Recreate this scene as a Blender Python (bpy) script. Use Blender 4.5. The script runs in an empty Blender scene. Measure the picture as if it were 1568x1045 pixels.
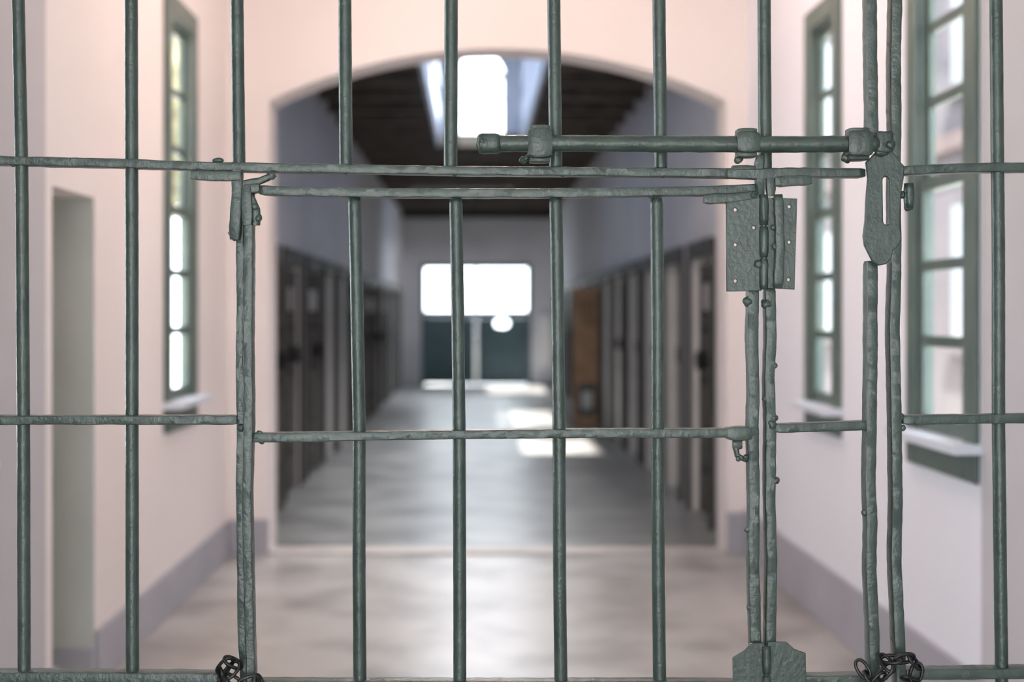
import bpy, bmesh, math, random
from mathutils import Vector, Matrix, noise
random.seed(7)
scene = bpy.context.scene
scene.view_settings.view_transform = 'Standard'
COL = scene.collection

# ------------------------------------------------------------ materials
def mat(name, c1, c2=None, rough=0.6, scale=3.0, bump=0.0, bscale=40.0, metallic=0.0, spec=0.5, detail=5, lo=0.35, hi=0.68):
    m = bpy.data.materials.new(name); m.use_nodes = True
    nt = m.node_tree; b = nt.nodes['Principled BSDF']
    b.inputs['Roughness'].default_value = rough
    b.inputs['Metallic'].default_value = metallic
    b.inputs['Specular IOR Level'].default_value = spec
    tc = nt.nodes.new('ShaderNodeTexCoord')
    if c2 is None:
        b.inputs['Base Color'].default_value = (*c1, 1)
    else:
        n = nt.nodes.new('ShaderNodeTexNoise'); n.inputs['Scale'].default_value = scale
        n.inputs['Detail'].default_value = detail
        r = nt.nodes.new('ShaderNodeValToRGB')
        r.color_ramp.elements[0].position = lo; r.color_ramp.elements[1].position = hi
        r.color_ramp.elements[0].color = (*c1, 1); r.color_ramp.elements[1].color = (*c2, 1)
        nt.links.new(tc.outputs['Object'], n.inputs['Vector'])
        nt.links.new(n.outputs['Fac'], r.inputs['Fac'])
        nt.links.new(r.outputs['Color'], b.inputs['Base Color'])
    if bump > 0:
        n2 = nt.nodes.new('ShaderNodeTexNoise'); n2.inputs['Scale'].default_value = bscale
        n2.inputs['Detail'].default_value = 4
        bp = nt.nodes.new('ShaderNodeBump'); bp.inputs['Strength'].default_value = bump
        bp.inputs['Distance'].default_value = 0.004
        nt.links.new(tc.outputs['Object'], n2.inputs['Vector'])
        nt.links.new(n2.outputs['Fac'], bp.inputs['Height'])
        nt.links.new(bp.outputs['Normal'], b.inputs['Normal'])
    return m

M_gate = mat('green_gate_paint', (0.025, 0.044, 0.037), (0.043, 0.068, 0.057), 0.36, 25, 0.30, 150, spec=0.6)
M_chain = mat('black_iron', (0.02, 0.022, 0.022), (0.05, 0.05, 0.05), 0.35, 30, 0.3, 90, metallic=0.7)
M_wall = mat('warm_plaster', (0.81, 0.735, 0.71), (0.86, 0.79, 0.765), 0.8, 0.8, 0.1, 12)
M_wallr = mat('daylit_plaster', (0.80, 0.80, 0.86), (0.86, 0.855, 0.91), 0.8, 0.8, 0.1, 12)  # bluish tint of the window daylight put into the right wall's colour
M_wall_shade = mat('shaded_plaster', (0.50, 0.48, 0.50), (0.56, 0.535, 0.555), 0.8, 0.8, 0.1, 12)  # shade on the wall ends near the bars, put into the colour
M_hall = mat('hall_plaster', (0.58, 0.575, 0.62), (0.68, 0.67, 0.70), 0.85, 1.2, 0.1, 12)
M_reveal = mat('whitewash', (0.70, 0.68, 0.66), (0.80, 0.78, 0.75), 0.8, 3)
M_base = mat('baseboard_paint', (0.36, 0.355, 0.40), (0.42, 0.415, 0.46), 0.6, 2)
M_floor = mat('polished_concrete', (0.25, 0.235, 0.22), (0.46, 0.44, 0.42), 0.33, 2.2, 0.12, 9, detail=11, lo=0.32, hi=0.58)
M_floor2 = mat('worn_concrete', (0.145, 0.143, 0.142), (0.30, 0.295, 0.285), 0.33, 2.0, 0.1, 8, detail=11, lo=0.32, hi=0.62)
M_stone = mat('threshold_stone', (0.40, 0.36, 0.335), (0.50, 0.455, 0.42), 0.5, 6)
M_ceil = mat('white_ceiling', (0.82, 0.76, 0.73), (0.86, 0.81, 0.78), 0.9, 1)
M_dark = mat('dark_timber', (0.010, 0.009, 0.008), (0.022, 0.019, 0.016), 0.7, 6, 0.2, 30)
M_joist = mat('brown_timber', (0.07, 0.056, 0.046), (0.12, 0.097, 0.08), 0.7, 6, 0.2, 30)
M_win = mat('green_window_paint', (0.085, 0.12, 0.108), (0.125, 0.16, 0.14), 0.45, 4, 0.1, 30)
M_sill = mat('sill_paint', (0.66, 0.70, 0.77), (0.74, 0.77, 0.83), 0.35, 3)
M_door = mat('teal_door_paint', (0.055, 0.10, 0.115), (0.07, 0.125, 0.14), 0.5, 4)
M_cell = mat('cell_door_wood', (0.060, 0.052, 0.046), (0.115, 0.102, 0.090), 0.5, 7, 0.2, 40)
M_cellf = mat('cell_frame_wood', (0.028, 0.024, 0.022), (0.055, 0.048, 0.043), 0.6, 7)
M_plq = mat('enamel_plate', (0.78, 0.76, 0.72), None, 0.35)
M_wood = mat('brown_wood', (0.30, 0.165, 0.085), (0.42, 0.25, 0.135), 0.5, 5, 0.2, 30)
M_rail = mat('pale_blue_paint', (0.50, 0.58, 0.74), (0.60, 0.66, 0.80), 0.5, 4)
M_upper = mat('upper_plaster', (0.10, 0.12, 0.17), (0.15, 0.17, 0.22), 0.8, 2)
M_niche = mat('niche_paint', (0.50, 0.51, 0.47), (0.58, 0.59, 0.55), 0.7, 2)
M_out = mat('pale_gravel', (0.62, 0.60, 0.55), (0.72, 0.70, 0.66), 0.9, 0.5)
M_bld = mat('neighbour_render', (0.125, 0.108, 0.116), (0.155, 0.136, 0.145), 0.9, 0.7)
M_bldw = mat('neighbour_glass', (0.05, 0.055, 0.06), None, 0.2)
M_tile = mat('roof_tile', (0.13, 0.09, 0.085), (0.17, 0.12, 0.11), 0.8, 3)
M_leaf = mat('tree_leaves', (0.07, 0.065, 0.03), (0.17, 0.145, 0.08), 0.7, 3, 0.3, 10)
M_bark = mat('tree_bark', (0.10, 0.07, 0.05), (0.18, 0.13, 0.09), 0.9, 8)
M_lamp = mat('lamp_enamel', (0.8, 0.78, 0.72), None, 0.4)

def glass_mat():
    m = bpy.data.materials.new('window_glass'); m.use_nodes = True
    nt = m.node_tree; nt.nodes.remove(nt.nodes['Principled BSDF'])
    o = nt.nodes['Material Output']
    t = nt.nodes.new('ShaderNodeBsdfTransparent'); t.inputs[0].default_value = (0.97, 0.98, 0.98, 1)
    g = nt.nodes.new('ShaderNodeBsdfGlossy'); g.inputs['Roughness'].default_value = 0.03
    x = nt.nodes.new('ShaderNodeMixShader'); x.inputs[0].default_value = 0.06
    nt.links.new(t.outputs[0], x.inputs[1]); nt.links.new(g.outputs[0], x.inputs[2])
    nt.links.new(x.outputs[0], o.inputs['Surface'])
    return m
M_glass = glass_mat()

# ------------------------------------------------------------ mesh helpers
class MB:
    """accumulates geometry with several materials into one mesh object"""
    def __init__(s): s.bm = bmesh.new(); s.mats = []
    def mi(s, m):
        if m not in s.mats: s.mats.append(m)
        return s.mats.index(m)
    def box(s, x0, x1, y0, y1, z0, z1, m):
        k = s.mi(m); v = []
        for x in (x0, x1):
            for y in (y0, y1):
                for z in (z0, z1): v.append(s.bm.verts.new((x, y, z)))
        for q in ((0,1,3,2),(4,6,7,5),(0,4,5,1),(2,3,7,6),(0,2,6,4),(1,5,7,3)):
            f = s.bm.faces.new([v[i] for i in q]); f.material_index = k
    def prism(s, pts, y0, y1, m):
        k = s.mi(m)
        a = [s.bm.verts.new((p[0], y0, p[1])) for p in pts]
        b = [s.bm.verts.new((p[0], y1, p[1])) for p in pts]
        f = s.bm.faces.new(a); f.material_index = k
        f = s.bm.faces.new(b[::-1]); f.material_index = k
        n = len(pts)
        for i in range(n):
            f = s.bm.faces.new((a[i], b[i], b[(i+1) % n], a[(i+1) % n])); f.material_index = k
    def rings(s, rings, m, cap=True, smooth=True):
        k = s.mi(m); prev = None; first = None
        for r in rings:
            vs = [s.bm.verts.new(p) for p in r]
            if prev:
                n = len(vs)
                for i in range(n):
                    f = s.bm.faces.new((prev[i], prev[(i+1) % n], vs[(i+1) % n], vs[i]))
                    f.material_index = k; f.smooth = smooth
            else: first = vs
            prev = vs
        if cap:
            f = s.bm.faces.new(first[::-1]); f.material_index = k
            f = s.bm.faces.new(prev); f.material_index = k
    def obj(s, name, parent=None, loc=None, bevel=0, sharp=None):
        bmesh.ops.recalc_face_normals(s.bm, faces=s.bm.faces[:])
        me = bpy.data.meshes.new(name); s.bm.to_mesh(me); s.bm.free()
        if sharp: me.set_sharp_from_angle(angle=math.radians(sharp))
        for m in s.mats: me.materials.append(m)
        o = bpy.data.objects.new(name, me); COL.objects.link(o)
        if loc: o.location = loc
        if parent: o.parent = parent
        if bevel:
            bv = o.modifiers.new('bevel', 'BEVEL'); bv.width = bevel; bv.segments = 2; bv.limit_method = 'ANGLE'
        return o

def empty(name, loc=(0,0,0)):
    e = bpy.data.objects.new(name, None); COL.objects.link(e); e.location = loc; return e

def side_boxes(b, x0, x1, y0, y1, z0, z1, openings, m, split=None, m2=None):
    ys = sorted({y0, y1, *([split] if split else []), *[o[0] for o in openings], *[o[1] for o in openings]})
    zs = sorted({z0, z1, *[o[2] for o in openings], *[o[3] for o in openings]})
    for i in range(len(ys)-1):
        cy = (ys[i]+ys[i+1])/2
        mm = m2 if (split and cy < split) else m
        run = None
        for j in range(len(zs)-1):
            cz = (zs[j]+zs[j+1])/2
            solid = not any(o[0] < cy < o[1] and o[2] < cz < o[3] for o in openings)
            if solid:
                if run is None: run = zs[j]
                if j == len(zs)-2: b.box(x0, x1, ys[i], ys[i+1], run, zs[j+1], mm)
            elif run is not None:
                b.box(x0, x1, ys[i], ys[i+1], run, zs[j], mm); run = None
def front_boxes(b, y0, y1, x0, x1, z0, z1, openings, m):
    xs = sorted({x0, x1, *[o[0] for o in openings], *[o[1] for o in openings]})
    zs = sorted({z0, z1, *[o[2] for o in openings], *[o[3] for o in openings]})
    for i in range(len(xs)-1):
        for j in range(len(zs)-1):
            cx = (xs[i]+xs[i+1])/2; cz = (zs[j]+zs[j+1])/2
            if not any(o[0] < cx < o[1] and o[2] < cz < o[3] for o in openings):
                b.box(xs[i], xs[i+1], y0, y1, zs[j], zs[j+1], m)

# ------------------------------------------------------------ layout (metres)
XL, XR = -1.39, 1.53          # corridor wall faces
HL, HR = -1.39, 1.50          # cell hall wall faces
YA0, YA1 = 8.0, 8.3           # arch wall
YE = 26.9                     # end wall
GY = 2.178                    # plane of the bars
EYE = 1.36
T = 0.20
TI = 0.045                    # thin inner skin at the window bays
HT = 0.25
YB = -3.0
CZ = 3.6                      # corridor ceiling
HZ = 3.38                     # hall ceiling underside
RZ = 6.9                      # hall roof
SX0, SX1, SY1 = -0.43, 0.56, 17.2  # light well slot

winL = [(6.45, 6.90, 0.95, 2.72), (2.65, 3.75, 0.95, 2.72), (-1.6, -0.4, 0.95, 2.72)]
bayL = [(6.2, 8.2, 0.7, 2.95), (2.45, 4.2, 0.7, 2.95), (-1.8, 0.4, 0.7, 2.95)]
niche = (4.67, 5.19, 0.0, 1.78)
winR = [(6.05, 6.43, 0.95, 2.64), (4.42, 4.90, 0.95, 2.64), (-1.6, -0.4, 0.95, 2.64)]
bayR = [(5.95, 7.6, 0.7, 2.95), (4.25, 5.85, 0.7, 2.95), (-1.8, 0.4, 0.7, 2.95)]
b = MB()
side_boxes(b, XL-TI, XL, YB, YA1, 0, CZ, winL+[niche], M_wall, 4.60, M_wall_shade)
side_boxes(b, XL-T, XL-TI, YB, YA1, 0, CZ, bayL+[niche], M_wall); b.obj('wall_left')
b = MB()
side_boxes(b, XR, XR+TI, YB, YA1, 0, CZ, winR, M_wallr, 4.30, M_wall_shade)
side_boxes(b, XR+TI, XR+T, YB, YA1, 0, CZ, bayR, M_wallr); b.obj('wall_right')
b = MB(); front_boxes(b, YB-T, YB, XL-T, XR+T, 0, CZ, [(-1.2, 0.6, 0.0, 2.6)], M_wall); b.obj('wall_back')  # unseen doorway opening, sized and set left to light the bars

# arch wall
zs, za = 2.555, 2.85
xl, xr = -1.162, 1.412
h = (xr-xl)/2; rise = za-zs; R = (h*h+rise*rise)/(2*rise); cx = (xl+xr)/2; cz = za-R
pts = [(XL, 0), (xl, 0), (xl, zs)]
a0 = math.asin(h/R)
for i in range(1, 40):
    a = -a0 + 2*a0*i/40
    pts.append((cx+R*math.sin(a), cz+R*math.cos(a)))
pts += [(xr, zs), (xr, 0), (XR, 0), (XR, CZ), (XL, CZ)]
b = MB(); b.prism(pts, YA0, YA1, M_wall); b.obj('wall_arch')

b = MB(); b.box(XL-T, XR+T, YB-T, YA1, CZ, CZ+0.2, M_ceil); b.obj('ceiling')
b = MB(); b.box(XL-T-0.6, XL-T, YB-T, YA1, 3.3, 3.4, M_dark); b.obj('sun_eave_1')  # unseen eave added to keep sun out of the left windows
b = MB(); b.box(XR+T, XR+T+0.6, YB-T, YA1, 3.3, 3.4, M_dark); b.obj('sun_eave_2')  # same added sun-blocking eave, right side, out of view

# floor
b = MB()
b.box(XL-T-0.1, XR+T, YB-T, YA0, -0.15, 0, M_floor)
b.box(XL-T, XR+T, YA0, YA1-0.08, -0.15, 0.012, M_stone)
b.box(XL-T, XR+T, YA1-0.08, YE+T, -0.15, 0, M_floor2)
b.obj('floor')
b = MB(); b.box(-60, 60, -60, 90, -0.4, -0.2, M_out); b.obj('ground')

# baseboards
b = MB()
for (a, c) in ((YB, 4.67), (5.19, YA0)): b.box(XL, XL+0.02, a, c, 0, 0.20, M_base)
b.box(XL+0.02, xl, YA0-0.02, YA0, 0, 0.20, M_base)
b.box(XL-T, XL, 5.17, 5.19, 0, 0.14, M_base)
b.obj('baseboard_left', bevel=0.003)
b = MB()
b.box(XR-0.02, XR, YB, YA0, 0, 0.26, M_base)
b.box(xr, XR-0.02, YA0-0.02, YA0, 0, 0.24, M_base)
b.obj('baseboard_right', bevel=0.003)

# side door in its niche (left)
b = MB()
b.box(XL-T-0.06, XL-T, 4.60, 5.26, 0, 1.84, M_niche)
b.box(XL-T, XL-T+0.03, 4.69, 4.74, 0, 1.76, M_niche)
b.box(XL-T, XL-T+0.03, 5.12, 5.165, 0, 1.76, M_niche)
b.box(XL-T, XL-T+0.03, 4.74, 5.12, 1.70, 1.76, M_niche)
b.box(XL-T, XL-T+0.025, 4.74, 5.12, 0.85, 0.95, M_niche)
b.box(XL-T, XL-T+0.06, 5.05, 5.08, 1.0, 1.03, M_chain)
b.obj('door_1', bevel=0.004)
b = MB(); b.box(XL-T+0.001, XL-0.001, 5.184, 5.19, 0.14, 1.78, M_niche); b.obj('trim_3')

# windows (double hung)
def window(name, side, y0, y1, z0, z1, ca, cb, zc0, zc1):
    X = XL if side < 0 else XR
    def bx(b, d0, d1, *r):
        p, q = X+side*d0, X+side*d1
        b.box(min(p, q), max(p, q), *r)
    e = empty(name, (0, 0, 0))
    b = MB()
    bx(b, -0.018, 0.0, ca, y0, zc0, zc1, M_win)
    bx(b, -0.018, 0.0, y1, cb, zc0, zc1, M_win)
    bx(b, -0.018, 0.0, y0, y1, z1, zc1, M_win)
    bx(b, -0.018, 0.0, y0, y1, zc0, z0-0.02, M_win)
    b.obj('casing', e, bevel=0.004)
    b = MB()
    bx(b, 0.0, TI, y0, y0+0.012, z0, z1, M_win); bx(b, 0.0, TI, y1-0.012, y1, z0, z1, M_win)
    bx(b, 0.0, TI, y0, y1, z1-0.012, z1, M_win)
    b.obj('jambs', e)
    b = MB(); bx(b, -0.09, TI, ca-0.02, cb+0.02, z0-0.02, z0+0.012, M_sill)
    b.obj('sill', e, bevel=0.005)
    zm = (z0+z1)/2
    for nm, d, a, c in (('lower_sash', 0.0, z0+0.012, zm+0.02), ('upper_sash', 0.022, zm-0.02, z1-0.012)):
        b = MB(); s = 0.03; ya, yb = y0+0.012, y1-0.012
        bx(b, d, d+0.02, ya, ya+s, a, c, M_win); bx(b, d, d+0.02, yb-s, yb, a, c, M_win)
        bx(b, d, d+0.02, ya+s, yb-s, a, a+0.05, M_win); bx(b, d, d+0.02, ya+s, yb-s, c-0.04, c, M_win)
        hh = (c-0.04-a-0.05)/3
        for i in (1, 2):
            zz = a+0.05+hh*i
            bx(b, d+0.003, d+0.017, ya+s, yb-s, zz-0.018, zz+0.018, M_win)
        bx(b, d+0.009, d+0.012, ya+s, yb-s, a+0.05, c-0.04, M_glass)
        b.obj(nm, e)
    return e
window('window_1', -1, 6.45, 6.90, 0.95, 2.72, 6.33, 7.04, 0.82, 2.82)
window('window_2', 1, 6.05, 6.43, 0.95, 2.64, 5.93, 6.55, 0.84, 2.73)
window('window_3', 1, 4.42, 4.90, 0.95, 2.64, 4.31, 5.00, 0.84, 2.73)
window('window_4', -1, -1.6, -0.4, 0.95, 2.72, -1.72, -0.28, 0.82, 2.82)
window('window_5', 1, -1.6, -0.4, 0.95, 2.64, -1.72, -0.28, 0.84, 2.73)
window('fill_window', -1, 2.65, 3.75, 0.95, 2.72, 2.53, 3.87, 0.82, 2.82)  # out of view, added to throw cool light on the right wall

# ------------------------------------------------------------ cell hall
P = 1.34; Y0 = 8.95; W = 0.88; DH = 1.76
opsL = [(Y0+i*P, Y0+i*P+W, 0, DH) for i in range(13)]
opsL = [o for o in opsL if o[1] < YE-0.3]
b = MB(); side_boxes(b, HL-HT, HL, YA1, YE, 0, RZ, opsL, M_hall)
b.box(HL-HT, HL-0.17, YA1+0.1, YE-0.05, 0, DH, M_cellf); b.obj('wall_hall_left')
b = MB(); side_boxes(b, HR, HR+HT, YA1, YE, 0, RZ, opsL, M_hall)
b.box(HR+0.17, HR+HT, YA1+0.1, YE-0.05, 0, DH, M_cellf); b.obj('wall_hall_right')

hw = (W-0.004)/2
def frame_mesh():
    b = MB()
    b.box(0, 0.05, -hw, -hw+0.05, 0, DH-0.004, M_cellf)
    b.box(0, 0.05, hw-0.05, hw, 0, DH-0.004, M_cellf)
    b.box(0, 0.05, -hw+0.05, hw-0.05, DH-0.06, DH-0.004, M_cellf)
    b.box(0.05, 0.166, -hw, -hw+0.012, 0, DH-0.004, M_reveal)
    b.box(0.05, 0.166, hw-0.012, hw, 0, DH-0.004, M_reveal)
    b.box(0.169, 0.20, -hw-0.08, hw+0.08, DH-0.03, DH+0.08, M_cellf)
    b.box(0.169, 0.20, -hw-0.08, -hw-0.01, 0, DH-0.03, M_cellf)
    b.box(0.169, 0.20, hw+0.01, hw+0.08, 0, DH-0.03, M_cellf)
    return b
def leaf_mesh(flip):
    """origin at hinge edge; y runs 0..lw across the leaf, +x is the outer face"""
    b = MB(); lw = 2*hw-0.12; f = -1 if flip else 1
    def bx(x0, x1, y0, y1, z0, z1, m):
        y0, y1 = (y0, y1) if f > 0 else (-y1, -y0)
        b.box(x0, x1, y0, y1, z0, z1, m)
    n = 5; ww = lw/n
    for i in range(n): bx(-0.04, 0, i*ww+0.003, (i+1)*ww-0.003, 0.02, DH-0.07, M_cell)
    for z in (0.28, 0.88, 1.22): bx(0, 0.008, 0.01, lw-0.08, z, z+0.055, M_cellf)
    c = lw/2
    bx(0, 0.03, c-0.21, c+0.21, 1.34, 1.38, M_cellf); bx(0, 0.03, c-0.21, c+0.21, 1.56, 1.60, M_cellf)
    bx(0, 0.03, c-0.21, c-0.17, 1.38, 1.56, M_cellf); bx(0, 0.03, c+0.17, c+0.21, 1.38, 1.56, M_cellf)
    bx(0.001, 0.026, c-0.17, c+0.17, 1.38, 1.56, M_plq)
    for k in range(4): bx(0.026, 0.03, c-0.12+k*0.08, c-0.11+k*0.08, 1.38, 1.56, M_chain)
    bx(0, 0.02, c-0.13, c+0.13, 0.45, 0.60, M_cellf); bx(0.02, 0.024, c-0.10, c+0.10, 0.48, 0.57, M_cell)
    bx(0, 0.04, lw-0.18, lw-0.06, 0.98, 1.10, M_chain)
    bx(0.01, 0.035, lw-0.32, lw-0.01, 1.03, 1.05, M_chain)
    return b
def data_of(b, nm):
    o = b.obj(nm); me = o.data; bpy.data.objects.remove(o); return me
fm = data_of(frame_mesh(), 'cell_frame'); lmL = data_of(leaf_mesh(False), 'cell_leaf'); lmR = data_of(leaf_mesh(True), 'cell_leaf_r')
rnd = random.Random(5)
for i, o in enumerate(opsL):
    yc = (o[0]+o[1])/2
    for side in (0, 1):
        e = empty('cell_door', (HL-0.168, yc, 0) if side == 0 else (HR+0.168, yc, 0))
        if side: e.rotation_euler = (0, 0, math.pi)
        d = bpy.data.objects.new('frame', fm); COL.objects.link(d); d.parent = e
        ang = math.radians(rnd.choice([2, 5, 8, 12, 15]) if side == 0 else rnd.choice([1, 3, 6, 10]))
        if side and i == 6: continue
        if side == 0:
            d = bpy.data.objects.new('leaf', lmL); d.location = (0.055, -hw+0.06, 0); d.rotation_euler = (0, 0, -ang)
        else:
            d = bpy.data.objects.new('leaf', lmR); d.location = (0.055, hw-0.06, 0); d.rotation_euler = (0, 0, ang)
        COL.objects.link(d); d.parent = e

# open brown wooden door leaf
b = MB()
x0, x1, y = 1.17, 1.497, 17.0
b.box(x0, x0+0.05, y, y+0.04, 0.01, 1.66, M_wood); b.box(x1-0.05, x1, y, y+0.04, 0.01, 1.66, M_wood)
for z0, z1 in ((0.01, 0.13), (0.52, 0.62), (1.0, 1.08), (1.58, 1.66)):
    b.box(x0+0.05, x1-0.05, y, y+0.04, z0, z1, M_wood)
b.box(x0+0.05, x1-0.05, y+0.012, y+0.028, 0.62, 1.0, M_wood)
b.box(x0+0.05, x1-0.05, y+0.012, y+0.028, 1.08, 1.58, M_wood)
b.box(x0+0.05, x1-0.05, y+0.012, y+0.028, 0.13, 0.52, M_cell)
b.box(x0+0.10, x1-0.10, y+0.004, y+0.012, 0.22, 0.42, M_niche)
for k in range(4): b.box(x0+0.08+k*0.05, x0+0.092+k*0.05, y+0.002, y+0.012, 1.2, 1.5, M_chain)
b.obj('open_wooden_door', bevel=0.003)

# hall ceiling
b = MB()
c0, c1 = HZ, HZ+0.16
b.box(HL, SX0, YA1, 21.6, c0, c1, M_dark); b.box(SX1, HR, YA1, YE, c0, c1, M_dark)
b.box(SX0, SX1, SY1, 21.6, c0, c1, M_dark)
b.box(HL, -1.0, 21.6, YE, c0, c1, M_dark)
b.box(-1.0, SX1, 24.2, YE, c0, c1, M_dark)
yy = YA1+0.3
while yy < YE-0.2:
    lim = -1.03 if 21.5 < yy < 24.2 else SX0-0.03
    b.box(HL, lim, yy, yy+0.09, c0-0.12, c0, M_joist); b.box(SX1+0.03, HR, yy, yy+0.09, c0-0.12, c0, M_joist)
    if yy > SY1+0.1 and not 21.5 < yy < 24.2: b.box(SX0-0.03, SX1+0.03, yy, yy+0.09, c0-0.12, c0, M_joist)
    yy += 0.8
b.box(HL, HR, YE-0.14, YE-0.002, HZ-0.22, HZ, M_dark)
b.obj('ceiling_hall')

# guard rails round the light well
e = empty('gallery_railing')
for nm, x in (('rail_near_left', SX0-0.03), ('rail_near_right', SX1)):
    b = MB()
    b.box(x-0.004, x+0.034, YA1, SY1, HZ-0.01, HZ+0.22, M_rail)
    b.box(x-0.01, x+0.04, YA1, SY1, HZ+1.0, HZ+1.05, M_rail)
    b.box(x, x+0.03, YA1, SY1, HZ+0.60, HZ+0.63, M_rail)
    y = YA1+0.1
    while y < SY1:
        b.box(x+0.004, x+0.026, y, y+0.05, HZ+0.22, HZ+1.0, M_rail); y += 0.3
    b.obj(nm, e)

# end wall
bz = 4.57; whw = 0.445; wc = 0.10
dx0, dx1, dz = -1.025, 1.05, 2.286
b = MB()
b.box(HL-HT, dx0, YE, YE+T, 0, HZ, M_hall); b.box(dx1, HR+HT, YE, YE+T, 0, HZ, M_hall)
b.box(dx0, dx1, YE, YE+T, dz, HZ, M_hall)
b.box(HL-HT, wc-whw, YE, YE+T, HZ, RZ, M_upper); b.box(wc+whw, HR+HT, YE, YE+T, HZ, RZ, M_upper)
b.box(wc-whw, wc+whw, YE, YE+T, HZ, bz, M_upper)
sp = 6.32-whw
ap = [(wc-whw, sp)]
for i in range(1, 24):
    a = math.pi*(1-i/24); ap.append((wc+whw*math.cos(a), sp+whw*math.sin(a)))
ap += [(wc+whw, sp), (wc+whw, RZ), (wc-whw, RZ)]
b.prism(ap, YE, YE+T, M_upper)
b.obj('wall_end')
b = MB()
b.box(wc-whw, wc+whw, YE+0.05, YE+0.09, bz, bz+0.05, M_win)
b.box(wc-whw, wc+whw, YE+0.05, YE+0.09, sp-0.07, sp+0.05, M_win)
b.box(wc-whw, wc-whw+0.03, YE+0.05, YE+0.09, bz, sp, M_win); b.box(wc+whw-0.03, wc+whw, YE+0.05, YE+0.09, bz, sp, M_win)
b.box(wc-0.012, wc+0.012, YE+0.055, YE+0.085, bz, sp+whw-0.01, M_win)
b.box(wc-whw+0.03, wc+whw-0.03, YE+0.068, YE+0.072, bz, sp, M_glass)
b.obj('window_6')
b = MB(); b.box(HL-HT, HR+HT, YA1-0.2, YA1, CZ+0.2, RZ, M_upper); b.obj('wall_upper_front')
b = MB()
b.box(HL, HL+0.02, YA1, YE, HZ+0.16, RZ, M_upper); b.box(HR-0.02, HR, YA1, YE, HZ+0.16, RZ, M_upper)
y = 19.0
while y < YE:
    b.box(HL+0.02, HL+0.05, y, y+0.12, HZ+0.16, RZ, M_rail); b.box(HR-0.05, HR-0.02, y, y+0.12, HZ+0.16, RZ, M_rail); y += 0.9
b.obj('trim_6')

# roof with rooflights
holes = [(-0.98, -0.18, 8.45, 10.2), (-1.2, -0.35, 11.7, 15.2), (-1.2, 0.9, 18.6, 21.4)]
xs = sorted({HL-HT, HR+HT, *[h[0] for h in holes], *[h[1] for h in holes]})
ys = sorted({YA1-0.2, YE+T, *[h[2] for h in holes], *[h[3] for h in holes]})
b = MB()
for i in range(len(xs)-1):
    for j in range(len(ys)-1):
        mx = (xs[i]+xs[i+1])/2; my = (ys[j]+ys[j+1])/2
        if not any(h[0] < mx < h[1] and h[2] < my < h[3] for h in holes):
            b.box(xs[i], xs[i+1], ys[j], ys[j+1], RZ, RZ+0.15, M_upper)
b.obj('roof')

# end double door with glazed transom
e = empty('door_2')
b = MB()
b.box(dx0, dx0+0.07, YE-0.03, YE+0.12, 0, dz, M_door); b.box(dx1-0.07, dx1, YE-0.03, YE+0.12, 0, dz, M_door)
b.box(dx0+0.07, dx1-0.07, YE-0.03, YE+0.12, dz-0.07, dz, M_door)
b.box(dx0+0.07, dx1-0.07, YE-0.03, YE+0.12, 1.28, 1.40, M_door)
mid = (dx0+dx1)/2
b.obj('frame', e, bevel=0.004)
b = MB(); b.box(mid-0.02, mid+0.02, YE+0.02, YE+0.07, 1.40, dz-0.07, M_win)
b.box(dx0+0.07, dx1-0.07, YE+0.043, YE+0.047, 1.40, dz-0.07, M_glass); b.obj('transom_glazing', e)
for nm, a, c, hole in (('leaf_left', dx0+0.072, mid-0.022, None), ('leaf_right', mid+0.022, dx1-0.072, (mid+0.36, mid+0.62, 1.09, 1.25))):
    b = MB()
    front_boxes(b, YE+0.03, YE+0.06, a, c, 0.02, 1.278, [hole] if hole else [], M_door)
    for (z0, z1) in ((0.02, 0.16), (0.6, 0.7)): b.box(a+0.09, c-0.09, YE+0.01, YE+0.03, z0, z1, M_door)
    b.box(a, a+0.09, YE+0.01, YE+0.03, 0.02, 1.278, M_door); b.box(c-0.09, c, YE+0.01, YE+0.03, 0.02, 1.278, M_door)
    if hole:
        cxh, czh = (hole[0]+hole[1])/2, (hole[2]+hole[3])/2
        b.box(hole[0], hole[1], YE+0.043, YE+0.046, hole[2], hole[3], M_glass)
        for k in range(4):
            sx_ = 1 if k % 2 else -1; sz_ = 1 if k//2 else -1
            xx, zz = cxh+sx_*0.13, czh+sz_*0.08
            b.prism([(xx, zz), (xx-sx_*0.06, zz), (xx, zz-sz_*0.04)], YE+0.031, YE+0.059, M_door)
    b.obj(nm, e)
b = MB(); b.box(mid-0.02, mid+0.02, YE+0.0, YE+0.05, 0.0, 1.278, M_sill); b.obj('meeting_stile', e)
b = MB(); b.box(1.2, 1.42, YE-0.05, YE-0.001, 0.35, 1.35, M_sill); b.box(1.23, 1.39, YE-0.06, YE-0.05, 0.4, 1.3, M_plq)
b.box(1.2, 1.23, YE-0.05, YE-0.001, 0, 0.35, M_sill); b.box(1.39, 1.42, YE-0.05, YE-0.001, 0, 0.35, M_sill); b.obj('notice_board')

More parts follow.
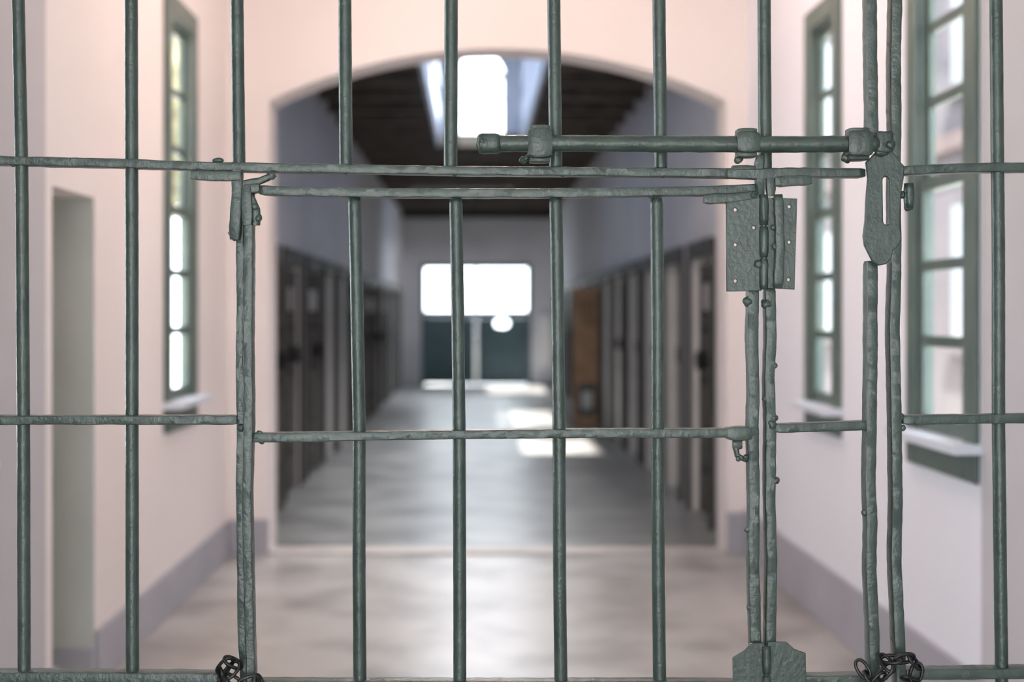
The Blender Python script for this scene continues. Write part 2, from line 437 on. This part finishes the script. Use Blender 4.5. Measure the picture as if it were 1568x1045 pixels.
# neighbouring building outdoors, right
b = MB()
b.box(6.0, 12.0, 8, 48, -0.2, 7.5, M_bld)
for fl in (1.0, 4.2):
    y = 10.0
    while y < 46:
        b.box(5.96, 6.0, y, y+1.0, fl, fl+1.7, M_bldw); b.box(5.9, 6.0, y-0.1, y+1.1, fl-0.15, fl, M_bld); y += 3.4
b.box(5.9, 6.0, 8, 48, 3.4, 3.6, M_tile)
k = b.mi(M_tile)
v = [b.bm.verts.new(p) for p in ((5.4, 7.5, 7.4), (12.6, 7.5, 7.4), (9, 7.5, 10), (5.4, 48.5, 7.4), (12.6, 48.5, 7.4), (9, 48.5, 10))]
for q in ((0, 1, 2), (3, 5, 4), (0, 2, 5, 3), (1, 4, 5, 2), (0, 3, 4, 1)):
    f = b.bm.faces.new([v[i] for i in q]); f.material_index = k
b.obj('neighbouring_building')

# tree outdoors, left
def tree(loc, hgt, r):
    e = empty('tree', loc)
    b = MB(); rings = []
    for k in range(8):
        z = (hgt-r*0.6)*k/7; rad = 0.22*(1-0.08*k)
        rings.append([(rad*math.cos(t*math.pi/5)+0.1*math.sin(k), rad*math.sin(t*math.pi/5), z) for t in range(10)])
    b.rings(rings, M_bark); b.obj('trunk', e)
    bm = bmesh.new()
    for i in range(26):
        d = Vector((random.gauss(0, 1), random.gauss(0, 1), random.gauss(0, 0.8))).normalized()*r*random.uniform(0.2, 0.85)
        g = bmesh.ops.create_icosphere(bm, subdivisions=3, radius=r*random.uniform(0.28, 0.45))
        for v in g['verts']:
            n = noise.noise(v.co*3+Vector((i, 0, 0)))
            v.co = v.co*(1+0.35*n)+d+Vector((0, 0, hgt))
    me = bpy.data.meshes.new('canopy'); bm.to_mesh(me); bm.free(); me.materials.append(M_leaf)
    o = bpy.data.objects.new('canopy', me); COL.objects.link(o); o.parent = e
tree((-5.4, 23.0, -0.2), 5.4, 2.4)

# ------------------------------------------------------------ bars and gate
# Drawing sheet of the ironwork in millimetres: u to the right, v downward, as a flat elevation.
def G(u, v, dy=0.0): return Vector(((u-728)/1000.0, GY+dy, (EYE*1000+480-v)/1000.0))
def Vz(z): return EYE*1000+480-z*1000
V_TOP, V_FLOOR = Vz(3.6), Vz(0.0)
seed = [0]
def bar(b, pts, a, d, power=2.0, amp=0.18, wob=0.15, seg=18, step=9, dy=0.0, m=None):
    seed[0] += 13.7
    P3 = [G(p[0], p[1], (p[2] if len(p) > 2 else 0)/1000+dy/1000) for p in pts]
    samples = []
    for i in range(len(P3)-1):
        L = (P3[i+1]-P3[i]).length*1000; n = max(1, int(L/step))
        for k in range(n): samples.append(P3[i].lerp(P3[i+1], k/n))
    samples.append(P3[-1])
    if power >= 3.5:   # flat bar: chamfered rectangle
        cr = min(a, d)*0.30
        sec = []
        for sx, sy in ((1, 1), (-1, 1), (-1, -1), (1, -1)):
            p1 = (sx*a, sy*(d-cr)); p2 = (sx*(a-cr), sy*d)
            p15 = (sx*(a-cr*0.3), sy*(d-cr*0.3))
            sec += [p1, p15, p2] if sx*sy > 0 else [p2, p15, p1]
    else:
        sec = []
        for k in range(seg):
            th = 2*math.pi*(k+0.5)/seg; cs, sn = math.cos(th), math.sin(th)
            sec.append((a*math.copysign(abs(cs)**(2/power), cs), d*math.copysign(abs(sn)**(2/power), sn)))
    rings = []; s = 0
    for i, p in enumerate(samples):
        q0 = samples[max(0, i-1)]; q1 = samples[min(len(samples)-1, i+1)]
        t = (q1-q0).normalized(); n = t.cross(Vector((0, 1, 0))).normalized(); dp = n.cross(t).normalized()
        s += (p-q0).length*1000 if i else 0
        w1 = noise.noise(Vector((s*0.005, seed[0], 0)))*wob*2/1000; w2 = noise.noise(Vector((s*0.006, seed[0], 9)))*wob/1000
        sc = 1+noise.noise(Vector((s*0.02, seed[0], 4)))*amp*0.7/a
        c = p+n*w1+dp*w2; r = []
        endf = 0.85 if i == 0 or i == len(samples)-1 else 1.0
        for (x, y) in sec:
            lump = noise.noise(Vector((s*0.07, x/a*1.5+seed[0], y/d*1.5)))*amp*1.5
            l2 = math.hypot(x, y)
            r.append(c+n*(x*(sc*endf+lump/l2)/1000)+dp*(y*(sc*endf+lump/l2)/1000))
        rings.append(r)
    b.rings(rings, m or M_gate)

def blob(b, u, v, r, dy=0, sx=1, sz=1, sy=0.7, m=None):
    k = b.mi(m or M_gate)
    g = bmesh.ops.create_icosphere(b.bm, subdivisions=3, radius=r/1000)
    c = G(u, v, dy/1000)
    fs = set()
    for vv in g['verts']:
        n = 1+0.3*noise.noise(vv.co*150+Vector((u, v, 0)))
        vv.co = Vector((vv.co.x*sx*n, vv.co.y*sy*n, vv.co.z*sz*n))+c
        fs.update(vv.link_faces)
    for f in fs: f.material_index = k; f.smooth = True

def weld(b, u, v, a=10):
    for i in range(3):
        blob(b, u+random.uniform(-a, a), v+random.uniform(-5, 5), random.uniform(3, 5), dy=random.uniform(-10, -4))

def plate(name, outline, holes, thick, dy, parent, bevel=1.2, m=None):
    cu = bpy.data.curves.new(name, 'CURVE'); cu.dimensions = '2D'; cu.fill_mode = 'BOTH'
    cu.extrude = max(0.0001, (thick/2-bevel)/1000); cu.bevel_depth = bevel/1000; cu.bevel_resolution = 2; cu.offset = -bevel/1000
    for ring in [outline]+holes:
        s = cu.splines.new('POLY'); s.points.add(len(ring)-1)
        for i, p in enumerate(ring):
            g = G(*p); s.points[i].co = (g.x, g.z, 0, 1)
        s.use_cyclic_u = True
    o = bpy.data.objects.new(name+'_c', cu); COL.objects.link(o)
    dg = bpy.context.evaluated_depsgraph_get()
    me = bpy.data.meshes.new_from_object(o.evaluated_get(dg))
    bpy.data.objects.remove(o)
    me.transform(Matrix.Translation((0, GY+dy/1000, 0)) @ Matrix.Rotation(math.pi/2, 4, 'X'))
    me.materials.clear(); me.materials.append(m or M_gate)
    ob = bpy.data.objects.new(name, me); COL.objects.link(ob); ob.parent = parent
    return ob
def circ(u, v, r, n=14): return [(u+r*math.cos(2*math.pi*i/n), v+r*math.sin(2*math.pi*i/n)) for i in range(n)]
SH = 28
VB = V_FLOOR-2
# --- fixed grille
gr = empty('prison_bars')
b = MB()
bar(b, [(27, V_TOP), (28, 0), (33, 235), (36, 640), (37, 1045), (37, VB)], 9.9, 9.9)
bar(b, [(200, V_TOP), (201, 0), (202, 400), (202, 650), (203, 1045), (204, VB)], 10.1, 10.1)
bar(b, [(363, V_TOP), (363, 0), (366, 262)], 9.9, 9.9)
bar(b, [(528, V_TOP), (528, 0), (530, 262)], 10.1, 10.1)
bar(b, [(690, V_TOP), (691, 0), (690, 262)], 10.5, 10.5)
bar(b, [(848, V_TOP), (848, 0), (851, 262)], 10.1, 10.1)
bar(b, [(1009, V_TOP), (1009, 0), (1012, 264)], 10.1, 10.1)
bar(b, [(1170, V_TOP), (1170, 0), (1172, 270)], 10.1, 10.1)
bar(b, [(1525, V_TOP), (1525, 0), (1529, 400), (1529, 650), (1534, 1045), (1535, VB)], 9.9, 9.9)
for u in (-130, -292, -454, -610): bar(b, [(u, V_TOP), (u+3, VB)], 9.8, 9.8, step=25)
for u in (1690, 1852, 2012, 2170): bar(b, [(u, V_TOP), (u+3, VB)], 9.8, 9.8, step=25)
b.obj('vertical_bars', gr)
b = MB()
UL, UR = 728+XL*1000+2, 728+XR*1000-2
F = dict(power=5, amp=0.6, wob=0.35, step=6)
bar(b, [(UL, 244), (0, 247), (180, 251), (330, 256), (500, 259), (700, 262), (900, 264), (1120, 266), (1322, 266)], 6.8, 15, **F)
bar(b, [(1378, 262), (1470, 258), (1568, 257), (UR, 256)], 7, 15, **F)
bar(b, [(UL, 642), (0, 643), (364, 643)], 7, 14, **F)
bar(b, [(1380, 643), (1568, 641), (UR, 641)], 7, 14, **F)
bar(b, [(1186, 656), (1328, 651)], 7, 14, **F)
bar(b, [(UL, 1037), (0, 1037), (350, 1039)], 10.5, 15, **F)
bar(b, [(1385, 1031), (1568, 1029), (UR, 1028)], 8, 15, **F)
bar(b, [(1228, 1040), (1330, 1039)], 7, 15, **F)
for v in (-500, -1100): bar(b, [(UL, v), (UR, v)], 7, 15, **F)
bar(b, [(UL, Vz(0.06)), (UR, Vz(0.06))], 12, 16, **F)
b.obj('cross_rails', gr, sharp=SH)
F2 = dict(power=5, amp=0.6, wob=0.55, step=6)
b = MB()
bar(b, [(1332, V_TOP), (1331, 0), (1333, 120), (1334, 215)], 8.5, 13, **F2)
bar(b, [(1371, V_TOP), (1370, 0), (1368, 90), (1369, 200), (1368, 262), (1369, 420), (1366, 500), (1369, 640), (1371, 760), (1369, 860), (1373, 960), (1377, 1045), (1378, VB)], 8.2, 14, **F2)
bar(b, [(1333, 400), (1332, 560), (1331, 650), (1329, 740), (1332, 800), (1331, 870), (1335, 960), (1336, 1045), (1337, VB)], 8.2, 14, **F2)
for (u, v, r) in ((1330, 790, 6), (1368, 330, 7), (1365, 150, 5), (1334, 60, 5), (1369, 910, 6), (1333, 930, 5), (1322, 785, 5), (1375, 640, 8), (1380, 655, 5), (1327, 650, 7)):
    blob(b, u, v, r, -8)
b.obj('lock_posts', gr, sharp=SH)
b = MB()
bar(b, [(1178, 440), (1179, 520), (1176, 580), (1178, 660), (1177, 760), (1180, 860), (1178, 985), (1180, VB)], 8, 13, **F2)
for (u, v, r) in ((1186, 735, 6), (1172, 465, 9), (1184, 560, 5), (1180, 650, 8), (1184, 640, 6), (1170, 610, 5)):
    blob(b, u, v, r, -9)
b.obj('hinge_post', gr, sharp=SH)
b = MB()
for u, v in ((33, 249), (202, 251), (530, 259), (690, 262), (851, 263), (1012, 265), (36, 643), (202, 643), (1529, 258), (1529, 641), (37, 1037), (203, 1037), (1534, 1029)):
    weld(b, u, v, 11)
blob(b, 336, 247, 6, -12, 1.5, 0.7); blob(b, 360, 254, 7, -10, 1.4, 0.8)
b.obj('weld_lumps', gr)

# --- hinged gate leaf
ga = empty('prison_gate')
b = MB()
bar(b, [(543, 303), (546, 430), (550, 660), (550, 900), (551, 1045), (551, Vz(0.1))], 10.1, 10.1)
bar(b, [(698, 303), (701, 480), (703, 660), (704, 900), (704, 1045), (704, Vz(0.1))], 10.1, 10.1)
bar(b, [(851, 303), (854, 480), (856, 660), (857, 900), (859, 1045), (859, Vz(0.1))], 10.1, 10.1)
bar(b, [(1005, 303), (1007, 480), (1007, 660), (1008, 900), (1010, 1045), (1010, Vz(0.1))], 10.1, 10.1)
b.obj('gate_bars', ga)
b = MB()
bar(b, [(398, 291), (420, 293), (560, 296), (720, 297), (900, 296), (1080, 293), (1160, 289)], 7, 14, **F)
bar(b, [(386, 670), (460, 669), (640, 666), (850, 664), (1110, 663), (1160, 660)], 7, 13, **F)
bar(b, [(384, 1047), (560, 1048), (1010, 1048), (1160, 1049)], 7, 13, **F)
bar(b, [(384, Vz(0.11)), (1160, Vz(0.11))], 8, 13, **F)
b.obj('gate_rails', ga, sharp=SH)
b = MB()
bar(b, [(382, 285), (383, 420), (382, 520), (383, 650), (381, 760), (382, 860), (384, 960), (387, 1045), (388, Vz(0.1))], 7.0, 14, dy=-5, **F2)
bar(b, [(367, 300), (368, 450), (367, 560), (369, 650), (368, 760), (369, 860), (370, 960), (374, 1045), (375, Vz(0.1))], 6.2, 10, dy=6, **F2)
bar(b, [(1152, 440), (1151, 520), (1153, 600), (1151, 660), (1153, 760), (1152, 860), (1156, 985), (1158, Vz(0.1))], 8.5, 12, **F2)
bar(b, [(1112, 664), (1150, 664)], 10, 15, 4, 1.0)
bar(b, [(1076, 306), (1128, 305), (1160, 300)], 7.5, 10, 4, 1.0, dy=-10)
for (u, v, r) in ((398, 664, 5), (402, 675, 5), (395, 669, 8), (1145, 665, 8), (1129, 702, 4), (1140, 700, 5), (1143, 810, 5), (1150, 600, 5), (1147, 930, 5), (1144, 462, 8), (370, 655, 6), (385, 900, 5), (378, 480, 5)):
    blob(b, u, v, r, -8)
for u, v in ((543, 296), (698, 297), (851, 297), (1005, 295), (550, 667), (703, 665), (856, 664), (1007, 663)):
    weld(b, u, v, 10)
bar(b, [(1122, 681), (1136, 681)], 8, 6, 3, 0.6, step=4)
bar(b, [(1126, 684), (1129, 698), (1144, 706)], 4, 6, 3, 0.6, step=4)
b.obj('stiles_and_welds', ga, sharp=SH)

# --- top left pivot strap
pv = empty('gate_pivot')
b = MB()
bar(b, [(297, 270), (330, 272), (372, 272)], 7.5, 6, 4, 0.7, 0.3, dy=-22)
bar(b, [(376, 282), (400, 279), (424, 268)], 5, 6, 3, 0.8, 0.3, dy=-18)
bar(b, [(366, 262), (366, 300), (362, 368)], 8.5, 10, 4, 1.2, 0.8, dy=-15)
bar(b, [(381, 288), (382, 346)], 8, 10, 3.5, 1.2, 0.6, dy=-17)
bar(b, [(384, 300), (394, 322), (394, 346)], 7, 8, 3, 1.0, 0.4, dy=-14)
bar(b, [(372, 292), (400, 290)], 7, 10, 3.5, 1.0, 0.4, dy=-14)
for (u, v, r) in ((366, 330, 8), (358, 358, 6), (366, 308, 8), (380, 300, 8), (393, 318, 6), (418, 270, 7), (398, 335, 6), (363, 366, 5)):
    blob(b, u, v, r, -20)
b.obj('pivot_strap', pv, sharp=SH)

# --- hinge with two leaves (upper) and lower
def hinge(name, left, right, holesL, holesR, u, v0, v1):
    e = empty(name)
    plate('leaf_left', left, [circ(x, y, 2.6) for x, y in holesL], 6, -20, e)
    plate('leaf_right', right, [circ(x, y, 2.6) for x, y in holesR], 6, -19, e)
    b = MB()
    n = 3; h = (v1-v0)/n
    for i in range(n):
        bar(b, [(u, v0+i*h), (u, v0+(i+1)*h-3)], 7, 7, 2.2, 0.7, 0.3, dy=-22)
    bar(b, [(u, v0+3), (u, v1-3)], 4, 4, 2, 0.2, 0.1, dy=-22)
    b.obj('knuckles', e)
    return e
h1 = hinge('gate_hinge', [(1108, 312), (1160, 304), (1162, 446), (1109, 447)], [(1168, 304), (1216, 306), (1212, 444), (1170, 442)],
      [(1122, 323), (1122, 376), (1122, 431), (1150, 350)], [(1204, 318), (1204, 372), (1203, 429)], 1165, 300, 447)
b = MB()
bar(b, [(1186, 300), (1188, 380), (1185, 442)], 7, 6, 4, 1.1, 0.8, dy=-26)
for (u, v, r) in ((1184, 380, 7), (1190, 330, 6), (1186, 425, 7), (1180, 350, 5), (1156, 405, 6), (1190, 345, 5)): blob(b, u, v, r, -25)
b.obj('weld_seam', h1)
b = MB()
bar(b, [(1110, 268), (1160, 268), (1238, 266)], 8, 8, 4, 1.0, 0.5, dy=-16)
bar(b, [(1182, 280), (1238, 278)], 8, 8, 4, 1.0, 0.5, dy=-18)
bar(b, [(1160, 240), (1158, 262), (1162, 300)], 6, 7, 4, 1.2, 0.5, dy=-16)
bar(b, [(1175, 270), (1176, 302)], 7, 7, 4, 1.2, 0.5, dy=-18)
bar(b, [(1152, 262), (1118, 262)], 7, 8, 4, 1.0, 0.5, dy=-16)
blob(b, 1160, 246, 7, -18); blob(b, 1150, 300, 6, -18)
b.obj('hinge_strap', h1, sharp=SH)
h2 = hinge('gate_hinge', [(1118, 1003), (1136, 992), (1146, 981), (1166, 980), (1167, 1120), (1119, 1120)],
      [(1171, 979), (1200, 979), (1212, 990), (1229, 996), (1231, 1120), (1172, 1120)], [(1133, 1080)], [(1215, 1080)], 1169, 985, 1120)

# --- sliding bolt
sb = empty('sliding_bolt')
b = MB()
bar(b, [(760, 224), (850, 223), (1000, 224), (1200, 225), (1335, 224)], 12.5, 12.5, 2, 0.5, 0.4, dy=-34, step=6)
bar(b, [(733, 224), (738, 224), (754, 224), (765, 224)], 15.5, 15.5, 2.4, 0.9, 0.2, dy=-34, step=4)
blob(b, 738, 224, 14, -36, 0.6, 1, 1)
bar(b, [(1330, 222), (1356, 222)], 16, 9, 4, 0.8, 0.2, dy=-34, step=5)
blob(b, 1350, 227, 6, -44, 1, 1, 1)
b.obj('bolt_rod', sb)
def staple(u, w, v0, v1):
    """flat strap folded over the rod, with flanges above and below"""
    b = MB(); vm = (v0+v1)/2; hh = (v1-v0)/2
    bar(b, [(u-w*0.5, vm), (u+w*0.5, vm)], hh-5, 16, 4, 0.8, 0.1, dy=-37, step=6)
    bar(b, [(u-w*0.42, v0+5), (u+w*0.42, v0+5)], 5.5, 15, 4, 0.7, 0.1, dy=-28, step=6)
    bar(b, [(u-w*0.42, v1-5), (u+w*0.42, v1-5)], 5.5, 15, 4, 0.7, 0.1, dy=-28, step=6)
    return b.obj('staple', sb, sharp=30)
staple(825, 36, 197, 252); staple(1137, 34, 202, 244); staple(1305, 36, 201, 249)
b = MB()
bar(b, [(812, 240), (800, 249)], 5, 10, 3, 1, 0.2, dy=-20); blob(b, 800, 248, 6, -24); blob(b, 1127, 246, 7, -22); blob(b, 1290, 244, 8, -22)
b.obj('weld_lumps', sb)

# --- slotted hasp plate
hs = empty('hasp')
def slot(u, v0, v1, r):
    p = []
    for i in range(9): a = math.pi+math.pi*i/8; p.append((u+r*math.cos(a), v0+r*math.sin(a)+r))
    for i in range(9): a = math.pi*i/8; p.append((u+r*math.cos(a)+1, v1+r*math.sin(a)-r))
    return p
plate('hasp_plate', [(1317, 252), (1330, 238), (1356, 234), (1366, 248), (1375, 258), (1374, 276), (1370, 300), (1368, 350), (1371, 366), (1366, 378), (1358, 386), (1355, 398), (1347, 406), (1337, 408), (1327, 402), (1321, 390), (1315, 378), (1313, 364), (1316, 340), (1317, 310), (1320, 276)],
      [slot(1347, 274, 346, 5)], 9, -30, hs, 2)
b = MB()
bar(b, [(1384, 283), (1385, 320)], 8, 9, 2.4, 1.0, 0.2, dy=-24); blob(b, 1384, 318, 7, -24)
bar(b, [(1370, 300), (1384, 300)], 7, 8, 3, 0.5, 0.2, dy=-18)
blob(b, 1352, 226, 8, -38); blob(b, 1340, 236, 8, -36, 1.3)
b.obj('stud', hs)

# --- chains
def chain(path, parent_name='chain'):
    b = MB(); k = b.mi(M_chain)
    P3 = [G(p[0], p[1], p[2]/1000) for p in path]
    step = 0.019
    pos = []
    for i in range(len(P3)-1):
        L = (P3[i+1]-P3[i]).length; n = max(1, round(L/step))
        for j in range(n): pos.append((P3[i].lerp(P3[i+1], (j+0.5)/n), (P3[i+1]-P3[i]).normalized()))
    for i, (c, t) in enumerate(pos):
        up = Vector((0, 1, 0)) if abs(t.y) < 0.8 else Vector((0, 0, 1))
        n1 = t.cross(up).normalized(); n2 = t.cross(n1).normalized()
        ang = math.pi/2*(i % 2)+0.5
        w = n1*math.cos(ang)+n2*math.sin(ang); q = n1*(-math.sin(ang))+n2*math.cos(ang)
        N = 20; S = 8; ringv = []
        for a in range(N):
            th = 2*math.pi*a/N
            cc = t*(0.0135*math.cos(th)+math.copysign(0.002, math.cos(th)))+w*0.0085*math.sin(th)
            rd = (t*math.cos(th)+w*math.sin(th)).normalized()
            ringv.append([b.bm.verts.new(c+cc+rd*0.0028*math.cos(2*math.pi*s/S)+q*0.0028*math.sin(2*math.pi*s/S)) for s in range(S)])
        for a in range(N):
            for s in range(S):
                f = b.bm.faces.new((ringv[a][s], ringv[a][(s+1) % S], ringv[(a+1) % N][(s+1) % S], ringv[(a+1) % N][s]))
                f.material_index = k; f.smooth = True
    return b.obj(parent_name)
chain([(345, 1060, -20), (342, 1022, -26), (356, 1006, -28), (366, 1012, -24), (352, 1028, -32), (372, 1040, -34), (398, 1032, -30), (404, 1050, -28), (398, 1085, -24), (360, 1080, -24)])
chain([(1310, 1012, -24), (1318, 1026, -30), (1330, 1042, -30), (1352, 1014, -34), (1346, 1004, -26), (1366, 1002, -34), (1384, 1000, -32), (1398, 1014, -26), (1392, 1036, -26), (1376, 1030, -34)])

# ------------------------------------------------------------ lamps
def lamp(x, y, zc, power, col):
    e = empty('ceiling_lamp', (x, y, zc))
    b = MB(); prof = [(0.02, 0.0), (0.02, -0.08), (0.06, -0.09), (0.17, -0.15), (0.172, -0.155)]
    b.rings([[(r*math.cos(t*math.pi/12), r*math.sin(t*math.pi/12), z) for t in range(24)] for r, z in prof], M_lamp, cap=False)
    b.obj('shade', e)
    l = bpy.data.lights.new('bulb', 'POINT'); l.energy = power; l.color = col; l.shadow_soft_size = 0.07
    o = bpy.data.objects.new('bulb', l); COL.objects.link(o); o.parent = e; o.location = (0, 0, -0.24)
lamp(0.07, 6.0, CZ, 58, (1.0, 0.76, 0.67))
def area(name, x, y, z, sx, sy, power, col):
    l = bpy.data.lights.new(name, 'AREA'); l.shape = 'RECTANGLE'; l.size = sx; l.size_y = sy; l.energy = power; l.color = col
    o = bpy.data.objects.new(name, l); COL.objects.link(o); o.location = (x, y, z)
area('hall_fill_light', 0.55, 13.0, RZ-0.05, 1.2, 8.0, 800, (0.95, 0.97, 1.0))  # added area light under the roof, brightens the dark hall
area('hall_fill_light', 0.0, 23.5, RZ-0.05, 1.6, 3.6, 550, (0.90, 0.95, 1.0))  # second added fill, for the far end of the hall
s = bpy.data.lights.new('sun', 'SUN'); s.energy = 28; s.angle = math.radians(1.0); s.color = (1, 0.96, 0.9)
so = bpy.data.objects.new('sun', s); COL.objects.link(so)
so.rotation_euler = Vector((0.2, 0.75, -1)).to_track_quat('-Z', 'Y').to_euler()
so.location = (-3, -8, 14)
w = bpy.data.worlds.new('sky'); scene.world = w; w.use_nodes = True
nt = w.node_tree; bg = nt.nodes['Background']
bg.inputs['Color'].default_value = (0.84, 0.92, 1.0, 1); bg.inputs['Strength'].default_value = 8.5

# ------------------------------------------------------------ camera
cam = bpy.data.cameras.new('camera'); co = bpy.data.objects.new('camera', cam); COL.objects.link(co)
co.location = (0, 0, EYE); co.rotation_euler = (math.pi/2, 0, 0)
cam.lens = 50; cam.sensor_width = 36; cam.shift_x = 56/1568; cam.shift_y = -42.5/1568
cam.dof.use_dof = True; cam.dof.focus_distance = GY-0.01; cam.dof.aperture_fstop = 2.6
cam.clip_start = 0.05; cam.clip_end = 200
scene.camera = co
